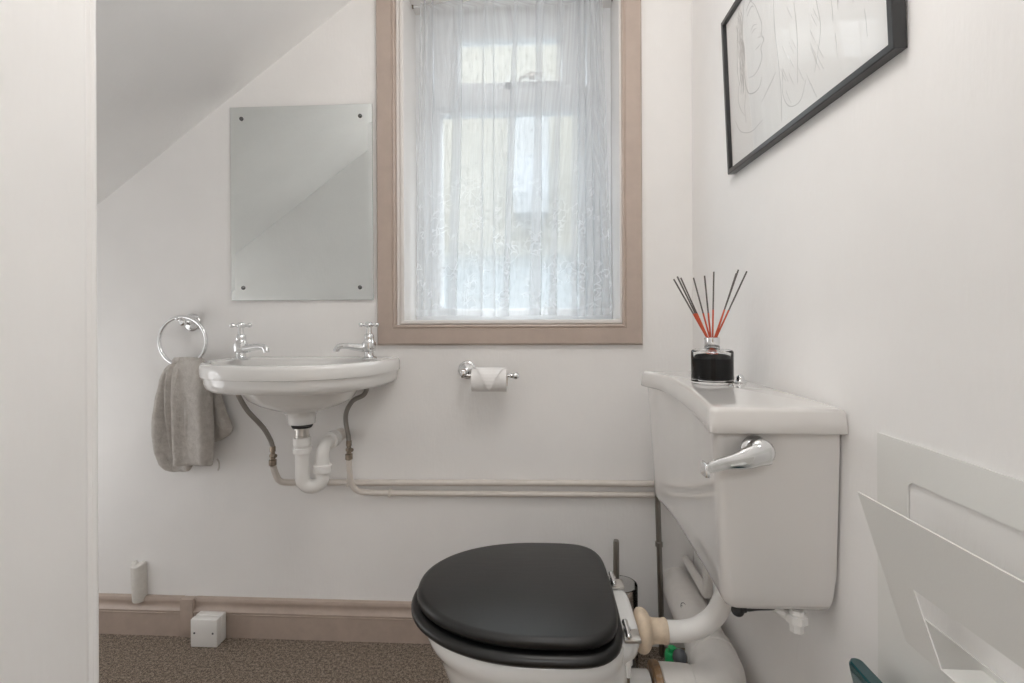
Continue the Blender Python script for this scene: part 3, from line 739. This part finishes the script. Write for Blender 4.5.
# body: tapers a little downwards, rounded bottom edge
xb = XW - .0035
L = []
for z, dy, db in ((.5175, .058, .036), (.5183, .048, .027), (.521, .040, .0185), (.526, .034, .0120), (.534, .0305, .0075), (.545, .0285, .005), (.58, .0265, .0025), (.68, .0215, -.005), (.76, .0175, -.0105), (.8005, .016, -.0135)):
    rec = .030 * interp([.54, .80], [.35, 1], z)
    L.append((z, Y0 + dy, Y1 - dy, .2765 + db, rec, xb - (db * .8 if db > .004 else 0), .016))
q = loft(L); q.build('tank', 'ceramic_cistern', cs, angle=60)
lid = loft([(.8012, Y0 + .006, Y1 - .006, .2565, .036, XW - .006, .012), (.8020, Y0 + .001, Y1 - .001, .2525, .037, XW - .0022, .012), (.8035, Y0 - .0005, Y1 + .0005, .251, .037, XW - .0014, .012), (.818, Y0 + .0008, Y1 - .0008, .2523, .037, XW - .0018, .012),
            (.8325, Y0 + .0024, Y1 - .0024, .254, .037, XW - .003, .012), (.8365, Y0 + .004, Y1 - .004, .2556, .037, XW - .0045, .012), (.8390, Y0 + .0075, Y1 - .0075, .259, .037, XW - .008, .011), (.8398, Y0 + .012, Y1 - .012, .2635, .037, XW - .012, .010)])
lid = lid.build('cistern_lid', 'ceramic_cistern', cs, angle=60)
MB().lathe([(.0125, 0), (.0125, .002), (.010, .004), (.0085, .0065), (.0085, .009), (.0075, .013), (.004, .0165), (.0005, .0175)], (.413, 1.054, .8398), (0, 0, 1), 24).build('lid_knob', 'chrome', lid)
# flush lever on the near end
lv = MB().lathe([(.0205, 0), (.0205, .003), (.019, .006), (.0145, .0085), (.0135, .012), (.0135, .02)], (.3235, Y0 + .0195, .777), (0, -1, 0), 28).build('lever_rose', 'chrome', cs)
q = MB()
pathL = catmull([(.330, Y0 - .006, .777), (.316, Y0 - .010, .7735), (.293, Y0 - .014, .7675), (.266, Y0 - .018, .763), (.247, Y0 - .024, .7595), (.238, Y0 - .028, .7585)], 6)
rad = [interp([0, .25, .6, .9, 1], [.0195, .0165, .0095, .0072, .0078], i / (len(pathL) - 1)) for i in range(len(pathL))]
rr = []
for i, p in enumerate(pathL):
    r_ = rad[i]
    a = pathL[max(0, i - 1)]; b_ = pathL[min(len(pathL) - 1, i + 1)]; T_ = (b_ - a).normalized()
    u = T_.cross(Vector((0, 1, 0))).normalized(); w_ = T_.cross(u)
    rr.append([p + r_ * math.copysign(abs(math.cos(t)) ** .8, math.cos(t)) * u + r_ * .62 * math.copysign(abs(math.sin(t)) ** .8, math.sin(t)) * w_ for t in [2 * PI * k / 20 for k in range(20)]])
q.rings(rr)
q.lathe([(.0195, 0), (.0195, .008), (.0185, .0125), (.014, .0165), (.006, .0185), (.0005, .019)], (.3235, Y0 - .000, .777), (0, -1, 0), 24)
q.box(.2325, .2395, Y0 - .041, Y0 - .017, .7485, .7675, .0018)
q.build('lever_arm', 'chrome', lv, angle=50)
# washer and inlet tail under the tank
q = MB().lathe([(.024, 0), (.026, -.002), (.026, -.006), (.022, -.008)], (.37, 1.0, .5175), (0, 0, 1), 24); q.build('flush_nut', 'black_rubber', cs)
q = MB(); q.tube(catmull([(.318, .815, .510), (.345, .82, .5115), (.375, .825, .5105), (.40, .835, .512), (.41, .845, .511)]), [.0075, .0065, .007, .005, .006] + [.006] * 28, 10); q.sphere((.314, .815, .5075), .010, (1, 1, .9)); q.build('black_gasket', 'black_rubber', cs)
q = MB().lathe([(.011, 0), (.011, -.006), (.0165, -.007), (.0165, -.019), (.0115, -.0205), (.0105, -.034), (.006, -.036)], (.4, .805, .518), (0, 0, 1), 8)
q.tube([(.395, .807, .502), (.377, .825, .507), (.365, .835, .514)], [.007, .007, .009], 12); q.build('inlet_nut', 'plastic_white', cs, angle=30)

# flush pipe
fp = thing('flush_pipe', 'white plastic flush bend curving from the cistern down to the toilet', 'pipe', (.30, TYC, .33))
FZ = .357
path = catmull([(.222, TYC, FZ), (.25, TYC, FZ), (.282, TYC, FZ + .001), (.312, TYC, FZ + .010), (.340, TYC, FZ + .032), (.358, TYC, FZ + .066), (.367, TYC, FZ + .11), (.37, TYC, .507)], 6)
MB().tube(path, .0195, 22).build('bend', 'plastic_white', fp, angle=60)
q = MB().lathe([(.0305, .0), (.036, .002), (.0400, .006), (.0405, .014), (.0375, .021), (.031, .026), (.0250, .029), (.0228, .034), (.0226, .052), (.0238, .054), (.0238, .059), (.0222, .061), (.0196, .061)], (.1875, TYC, FZ), (1, 0, 0), 28)
q.build('rubber_cone', 'cream_rubber', fp, angle=50)

# soil pipe
sp = thing('soil_pipe', 'large white plastic soil pipe bending along the right wall to the corner', 'pipe', (.39, 1.25, .2))
SX, SZ, SR = .376, .226, .0485
path = [(SX + .027, YW - .0008, SZ - .036), (SX + .018, 1.36, SZ - .022), (SX + .007, 1.21, SZ - .006), (SX, 1.112, SZ)]
MB().tube(path, SR, 32).build('straight_run', 'soil_pvc', sp)
YE = 1.005; RE = .085
path = [(SX, YE + RE + .03, SZ)] + [(SX - RE + RE * math.cos(a), YE + RE - RE * math.sin(a), SZ) for a in [i * PI / 20 for i in range(0, 11)]] + [(SX - RE - .02, YE, SZ)]
MB().tube(path, .0515, 32).build('elbow', 'soil_pvc', sp, angle=60)
q = MB().lathe([(.0515, 0), (.0535, .002), (.0535, .030), (.0515, .033)], (SX, YE + RE + .018, SZ), (0, 1, 0), 36); q.build('elbow_socket', 'soil_pvc', sp)
q = MB().lathe([(.0545, 0), (.0565, .002), (.0555, .04), (.054, .060), (.0515, .062)], (.238, YE, SZ), (1, 0, 0), 36); q.build('pan_connector', 'soil_pvc', sp)
q = MB().lathe([(.0525, 0), (.0585, .001), (.0595, .006), (.059, .0145), (.0525, .0155)], (.2215, YE, SZ), (1, 0, 0), 36); q.build('clamp_ring', 'rust_ring', sp, angle=40)
# approval mark: a small oval outline printed on the pipe
q = MB(); pts = []
for k in range(25):
    a = 2 * PI * k / 24; th2 = math.radians(128) + .13 * math.sin(a)
    pts.append((SX + .0117 + (SR + .0003) * math.cos(th2), 1.275 + .013 * math.cos(a), SZ - .0135 + (SR + .0003) * math.sin(th2)))
q.tube(pts, .0007, 6); q.tube([pts[3], pts[14]], .0006, 6); q.build('approval_mark', 'dark_mark', sp)
# overflow pipe: along the right wall, turning up behind the cistern
ov = thing('overflow_pipe', 'thin white overflow pipe along the right wall above the soil pipe', 'pipe', (.436, 1.4, .275))
q = MB(); path = [(.4285, YW - .0007, .2625), (.4285, 1.40, .261), (.4285, 1.33, .2595)]
q.tube(path, .0112, 16); q.build('level_run', 'soil_pvc', ov)
q = MB().tube(catmull([(.4285, 1.335, .2597), (.4285, 1.318, .260), (.4285, 1.309, .267), (.4285, 1.307, .28), (.4285, 1.307, .49)], 6), .0118, 16); q.build('riser', 'soil_pvc', ov, angle=60)
# thin chrome supply pipe in the corner
q = MB().tube([(.3495, 1.463, .001), (.3475, 1.463, .122), (.3445, 1.463, .25), (.3405, 1.463, .40), (.3375, 1.463, .50), (.336, 1.463, .56)], .0078, 14)
q.lathe([(.0105, 0), (.0105, .012), (.008, .014)], (.3425, 1.463, .315), (0, 0, 1), 14)
tag(q.build('riser_pipe', 'dull_steel', None, (.34, 1.463, .3)), 'thin upright metal pipe in the corner behind the cistern', 'pipe')
# low boxed floor step behind the pan is the skirting; toilet brush stands in front of it
br = thing('toilet_brush', 'toilet brush with metal stem in a round glass holder behind the toilet', 'toilet brush', (.222, 1.40, 0))
q = MB().lathe([(.045, .002), (.0465, .004), (.0465, .235), (.0455, .2375), (.0435, .2375), (.0432, .235), (.0432, .008), (.001, .006)], (.222, 1.40, 0), (0, 0, 1), 36); q.build('glass_holder', 'bottle_glass', br)
q = MB().tube([(.2115, 1.40, .12), (.2105, 1.40, .25), (.2105, 1.40, .352), (.2105, 1.40, .358)], [.0082, .0082, .0082, .0068], 16); q.build('stem', 'dull_steel', br)
q = MB().lathe([(.005, .012), (.026, .02), (.034, .05), (.034, .09), (.026, .118), (.006, .125)], (.221, 1.40, 0), (0, 0, 1), 24); q.build('brush_head', 'paper', br)
q = MB().lathe([(.0470, .0), (.0478, .002), (.0478, .016), (.0470, .017)], (.222, 1.40, 0), (0, 0, 1), 36); q.build('base_band', 'slate_plastic', br)
# bits stored on the floor behind the pan
gb = thing('trigger_bottle', 'green-capped bottle standing behind the toilet beside the soil pipe', 'bottle', (.310, 1.20, 0))
q = MB().lathe([(.022, .0005), (.0255, .004), (.0255, .095), (.023, .115), (.016, .135), (.0125, .158)], (.310, 1.20, 0), (0, 0, 1), 28); q.build('bottle', 'clear_glass', gb)
q = MB().lathe([(.0155, .158), (.0165, .160), (.0165, .182), (.014, .186), (.009, .187), (.009, .196), (.004, .198)], (.310, 1.20, .0), (0, 0, 1), 14); q.box(.311, .332, 1.194, 1.206, .181, .192, .003); q.build('green_cap', 'green_plastic', gb)
q = MB().sphere((.303, 1.108, .234), .0155, (1, .9, 1.1)); q.tube([(.303, 1.108, .012), (.303, 1.108, .23)], [.007, .007], 12); q.lathe([(.021, .001), (.021, .006), (.012, .012)], (.303, 1.108, 0))
tag(q.build('plunger_handle', 'slate_plastic', None, (.303, 1.108, 0)), 'dark grey round-knobbed handle beside the green bottle cap', 'plunger')

# ------------------------------------------------------------------ reed diffuser
DX, DY, DZ = .3535, 1.045, .8401
df = thing('reed_diffuser', 'reed diffuser with black liquid standing on the cistern lid', 'diffuser', (DX, DY, DZ))
q = MB(); prof = [(.001, 0), (.039, 0), (.041, .002), (.041, .064), (.039, .0675), (.034, .0692), (.016, .0696), (.0145, .071), (.0145, .077), (.011, .077), (.011, .0675), (.0335, .0655), (.0372, .063), (.0372, .010), (.036, .008), (.001, .008)]
q.lathe(prof, (DX, DY, DZ), (0, 0, 1), 48, cap=False); q.build('bottle', 'bottle_glass', df, angle=40)
MB().lathe([(.001, .0085), (.0362, .0085), (.0373, .0105), (.0373, .0510), (.001, .0510)], (DX, DY, DZ), (0, 0, 1), 48).build('liquid', 'liquid_black', df, angle=40)
MB().lathe([(.0148, .0725), (.0152, .073), (.0152, .0925), (.0142, .0935), (.0125, .0935), (.0125, .0725)], (DX, DY, DZ), (0, 0, 1), 32).build('collar', 'chrome', df, angle=40)
tips = [(675.0, 277), (677, 278), (681, 277.5), (696, 277), (701, 276.5), (717, 271), (733, 271), (738, 273), (744, 272)]
for i, (px, py) in enumerate(tips):
    tx_ = DX + (px - 711) * .00208; tz = 1.0635 - (py - 274) * .0021
    ty_ = DY + (-.02, .022, .0, .018, -.02, .024, -.02, .018, -.004)[i]
    b0 = Vector((DX - (px - 711) * .00025, DY - (ty_ - DY) * .25, DZ + .056)); t1 = Vector((tx_, ty_, tz))
    n_ = b0 + (t1 - b0) * .22; m_ = b0 + (t1 - b0) * .54
    rd_ = MB().tube([m_, t1], .0016, 8).build('reed', 'reed_dark', df)
    MB().tube([b0, n_, m_], .0018, 8).build('soaked_reed_end', 'reed_red', rd_)

# ------------------------------------------------------------------ framed drawing
pc = thing('framed_drawing', 'pencil figure drawing in a thin black frame on the right wall', 'picture', (XW - .0006, .91, 1.303))
FY0, FY1, FZ0, FZ1 = .6365, 1.178, 1.3035, 1.6535
tilt = Matrix.Translation((XW - .0006, 0, FZ0)) @ Matrix.Rotation(math.radians(-2.3), 4, 'Y') @ Matrix.Translation((-(XW - .0006), 0, -FZ0))
FD = .016
q = MB(); prof = [(0, 0), (0, -FD + .0015), (.0015, -FD), (.0095, -FD), (.0105, -FD + .001), (.0105, 0)]
R = []
for y, z, sy, sz in ((FY0, FZ0, 1, 1), (FY1, FZ0, -1, 1), (FY1, FZ1, -1, -1), (FY0, FZ1, 1, -1), (FY0, FZ0, 1, 1)):
    R.append([(XW - .0008 + h, y + sy * d, z + sz * d) for d, h in prof])
q.rings(R, True, False, False); bmesh.ops.remove_doubles(q.bm, verts=q.bm.verts, dist=1e-6)
q.xform(tilt).build('frame', 'frame_black', pc, angle=25)
MB().box(XW - .008, XW - .0012, FY0 + .009, FY1 - .009, FZ0 + .009, FZ1 - .009).xform(tilt).build('paper', 'drawing_paper', pc, smooth=False)
MB().box(XW - .0125, XW - .0105, FY0 + .0095, FY1 - .0095, FZ0 + .0095, FZ1 - .0095).xform(tilt).build('glass', 'picture_glass', pc, smooth=False)
# pencil strokes, as (distance from the far edge towards the camera, height) on the sheet
def P2(u, v):      # photograph-like drafting grid: u 0..1 far->near, v 0..1 bottom->top
    return Vector((XW - .0083, FY1 - .0105 - u * (FY1 - FY0 - .021), FZ0 + .0105 + v * (FZ1 - FZ0 - .021)))
def ribbon(mb, pts, wdt):
    pp = catmull([P2(*p) for p in pts], 6)
    rr = []
    for i, p in enumerate(pp):
        a = pp[max(0, i - 1)]; b_ = pp[min(len(pp) - 1, i + 1)]; t_ = (b_ - a).normalized()
        n_ = t_.cross(Vector((1, 0, 0))).normalized()
        k = wdt * (.35 + .65 * math.sin(PI * min(.95, max(.05, i / (len(pp) - 1)))))
        rr.append([p + n_ * k, p - n_ * k, p - n_ * k + Vector((.0003, 0, 0)), p + n_ * k + Vector((.0003, 0, 0))])
    mb.rings(rr)
soft = MB(); dark = soft
head = [[(.14, .98), (.115, .86), (.10, .72), (.095, .60), (.11, .50)], [(.19, .98), (.17, .88), (.155, .76), (.15, .66), (.16, .58)], [(.24, .93), (.28, .86), (.31, .77), (.33, .70), (.325, .64), (.34, .60), (.315, .57), (.32, .52), (.30, .48), (.25, .46), (.20, .48)],
        [(.16, .58), (.165, .50), (.175, .43), (.20, .38), (.25, .355), (.29, .36), (.31, .40)], [(.20, .90), (.24, .92), (.285, .90)], [(.21, .86), (.25, .88), (.27, .86)]]
for s_ in head: ribbon(soft, s_, .0012)
for s_ in [[(.235, .74), (.26, .755), (.29, .735)], [(.24, .72), (.265, .725), (.285, .715)], [(.27, .60), (.295, .595), (.315, .60)], [(.29, .655), (.315, .64), (.32, .66)], [(.10, .50), (.09, .42), (.11, .34), (.15, .27)], [(.17, .43), (.15, .33), (.155, .22)], [(.30, .26), (.36, .30), (.42, .345)]]: ribbon(dark, s_, .0007)
for s_ in [[(.46, .98), (.48, .93), (.52, .895), (.57, .905), (.61, .95)], [(.45, .95), (.43, .80), (.425, .6), (.44, .4), (.45, .2), (.445, .05)], [(.64, .96), (.65, .8), (.66, .62), (.69, .45), (.70, .32), (.66, .16)], [(.72, .95), (.735, .82), (.80, .80), (.87, .82)],
           [(.50, .85), (.54, .70), (.56, .62), (.60, .74), (.63, .84)], [(.56, .60), (.57, .40), (.56, .18)], [(.78, .64), (.80, .5), (.79, .36)], [(.47, .33), (.46, .2), (.50, .1), (.57, .08), (.61, .16)], [(.88, .75), (.90, .6), (.89, .45)], [(.05, .30), (.10, .20), (.20, .14), (.30, .15)]]: ribbon(soft, s_, .0008)
rnd = random.Random(3)
for k in range(70):
    u = .10 + .06 * rnd.random(); v_ = .52 + .44 * rnd.random()
    ribbon(soft, [(u, v_), (u + .012, v_ - .05), (u + .010, v_ - .11)], .0006)
for k in range(26):
    u = .42 + .28 * rnd.random(); v_ = .1 + .8 * rnd.random()
    ribbon(soft, [(u, v_), (u + .012, v_ - .04), (u + .03, v_ - .09)], .0004)
for k in range(16):
    u = .72 + .22 * rnd.random(); v_ = .2 + .75 * rnd.random()
    ribbon(soft, [(u, v_), (u + .004, v_ - .05), (u + .006, v_ - .12)], .0004)
sd = soft.xform(tilt).build('pencil_lines', 'pencil_mark', pc, smooth=False)

# ------------------------------------------------------------------ magazine rack
rk = thing('magazine_rack', 'white sheet-metal magazine rack on the right wall', 'magazine rack', (XW - .001, .45, .60))
def plate_with_hole(outer, hole, f, thick, nrm):
    """flat plate with one hole; outer and hole have equal counts and matching order"""
    q = MB(); n = len(outer)
    nv = Vector(nrm) * thick
    a = [q.bm.verts.new(f(*p)) for p in outer]; b_ = [q.bm.verts.new(f(*p)) for p in hole]
    c = [q.bm.verts.new(f(*p) + nv) for p in outer]; d = [q.bm.verts.new(f(*p) + nv) for p in hole]
    for i in range(n):
        j = (i + 1) % n
        q.bm.faces.new((a[i], a[j], b_[j], b_[i])); q.bm.faces.new((c[i], d[i], d[j], c[j]))
        q.bm.faces.new((a[i], c[i], c[j], a[j])); q.bm.faces.new((b_[i], b_[j], d[j], d[i]))
    return q
def rrect(y0, y1, z0, z1, r_, n=6):
    out = []
    for cy_, cz_, a0 in ((y1 - r_, z1 - r_, 0), (y0 + r_, z1 - r_, 90), (y0 + r_, z0 + r_, 180), (y1 - r_, z0 + r_, 270)):
        for i in range(n + 1):
            a = math.radians(a0 + 90 * i / n); out.append((cy_ + r_ * math.cos(a), cz_ + r_ * math.sin(a)))
    return out
q = plate_with_hole(rrect(.10, .692, .34, .8205, .003), rrect(.155, .637, .62, .7735, .010), lambda y, z: Vector((XW - .0006, y, z)), .0022, (-1, 0, 0))
q.build('back_plate', 'rack_metal', rk, smooth=False)
MB().box(.4105, XW - .0029, .20, .5345, .6120, .6138).build('shelf_fold', 'rack_metal', rk, smooth=False)
# front plate leans out into the room; trapezoid with a tapering cut-out
def ff(y, h): return Vector((.410 - .029 * h / .1535, y, .6120 + h))
FT = .1535
outer = [(.62, FT), (.06, FT), (.097, -.001), (.146, -.001), (.534, -.001), (.583, -.001)]
hole = [(.552, .074), (.128, .074), (.140, .02), (.1465, .0025), (.5335, .0025), (.5365, .014)]
def refine(pl, n=5):
    out = []
    for i in range(len(pl)):
        a, b_ = pl[i], pl[(i + 1) % len(pl)]
        for k in range(n): out.append((lerp(a[0], b_[0], k / n), lerp(a[1], b_[1], k / n)))
    return out
q = plate_with_hole(refine(outer), refine(hole), ff, .0016, (-.965, 0, -.262))
q.build('front_plate', 'rack_metal', rk, smooth=False)

# teal board standing on edge by the right wall
q = MB(); rr = []
for z, x0, x1, y0, y1, r_ in ((.001, .4315, .447, .40, .60, .006), (.02, .430, .4475, .395, .605, .008), (.15, .426, .4465, .385, .622, .009), (.30, .419, .441, .375, .642, .009), (.42, .4105, .4325, .368, .660, .009), (.49, .404, .4255, .363, .672, .009), (.515, .4005, .421, .361, .6775, .009), (.5235, .4, .4185, .3605, .679, .0085), (.528, .402, .4165, .362, .6775, .007)):
    rr.append([(x, y, z) for x, y in rrect(x0, x1, y0, y1, r_, 5)])
q.rings(rr)
tag(q.build('leaning_board', 'teal_gloss', None, (.437, .5, 0), angle=50), 'dark teal glossy board standing against the right wall below the magazine rack', 'board')

# ------------------------------------------------------------------ light
wd = bpy.data.worlds.new('World'); scene.world = wd; wd.use_nodes = True
nt = wd.node_tree; bg = nt.nodes['Background']
# overcast sky: three times as bright overhead as at the horizon
tc = nt.nodes.new('ShaderNodeTexCoord'); sx = nt.nodes.new('ShaderNodeSeparateXYZ'); nt.links.new(tc.outputs['Generated'], sx.inputs[0])
ml = nt.nodes.new('ShaderNodeMath'); ml.operation = 'MULTIPLY_ADD'; ml.inputs[1].default_value = 7.; ml.inputs[2].default_value = 1.3; ml.use_clamp = False
mx0 = nt.nodes.new('ShaderNodeMath'); mx0.operation = 'MAXIMUM'; mx0.inputs[1].default_value = 0.
nt.links.new(sx.outputs['Z'], mx0.inputs[0]); nt.links.new(mx0.outputs[0], ml.inputs[0]); nt.links.new(ml.outputs[0], bg.inputs['Strength'])
bg.inputs['Color'].default_value = (.90, .955, 1.0, 1)
def area(name, loc, rot, sx, sy, power, col, portal=False):
    l = bpy.data.lights.new(name, 'AREA'); l.shape = 'RECTANGLE'; l.size = sx; l.size_y = sy
    l.energy = power; l.color = col
    if portal: l.cycles.is_portal = True
    o = bpy.data.objects.new(name, l); COL.objects.link(o); o.location = loc; o.rotation_euler = rot
    return o
area('window_portal', (-.085, YW + .215, 1.48), (math.radians(-90), 0, 0), .64, 1.04, 1., (1, 1, 1), True)
area('doorway_portal', (-.08, YR - .05, 1.01), (math.radians(90), 0, 0), .88, 2.02, 1., (1, 1, 1), True)
area('hall_fill', (-.08, YR - .45, 2.3), (math.radians(35), 0, 0), .9, .6, 6., (1., .985, .97))  # added unseen fill light, brightens the room through the doorway
lp = bpy.data.lights.new('ceiling_lamp', 'POINT'); lp.energy = 6.; lp.color = (1., .965, .93); lp.shadow_soft_size = .14
lo_ = bpy.data.objects.new('ceiling_lamp', lp); COL.objects.link(lo_); lo_.location = (.04, .70, 1.74)
# added unseen fill light that brightens the eaves recess on the left
l2 = bpy.data.lights.new('recess_fill', 'POINT'); l2.energy = 3.6; l2.color = (.985, .99, 1.); l2.shadow_soft_size = .26
l2o = bpy.data.objects.new('recess_fill', l2); COL.objects.link(l2o); l2o.location = (-1.82, 1.04, .62)

# ------------------------------------------------------------------ camera
TH0, RO = math.radians(3.1), .0045
ax = Vector((-math.sin(TH0), math.cos(TH0), 0)); rt = Vector((math.cos(TH0), math.sin(TH0), 0)); upv = Vector((0, 0, 1))
cX = math.cos(RO) * rt - math.sin(RO) * upv; cY = math.sin(RO) * rt + math.cos(RO) * upv; cZ = -ax
M = Matrix((cX, cY, cZ)).transposed().to_4x4(); M.translation = (0, 0, .975)
cam = bpy.data.cameras.new('camera'); cam.sensor_width = 36; cam.sensor_fit = 'HORIZONTAL'; cam.lens = 500 / 1024 * 36
cam.shift_y = -23.5 / 1024; cam.clip_start = .02
co_ = bpy.data.objects.new('camera', cam); COL.objects.link(co_); co_.matrix_world = M
scene.camera = co_
scene.view_settings.view_transform = 'Standard'; scene.view_settings.look = 'None'
scene.view_settings.exposure = .29; scene.view_settings.gamma = 1.; scene.view_settings.use_curve_mapping = False
try:
    c = scene.cycles
    c.use_denoising = True; c.max_bounces = 10; c.diffuse_bounces = 6; c.transparent_max_bounces = 24; c.caustics_refractive = True; c.caustics_reflective = False; c.sample_clamp_indirect = 6
except Exception: pass
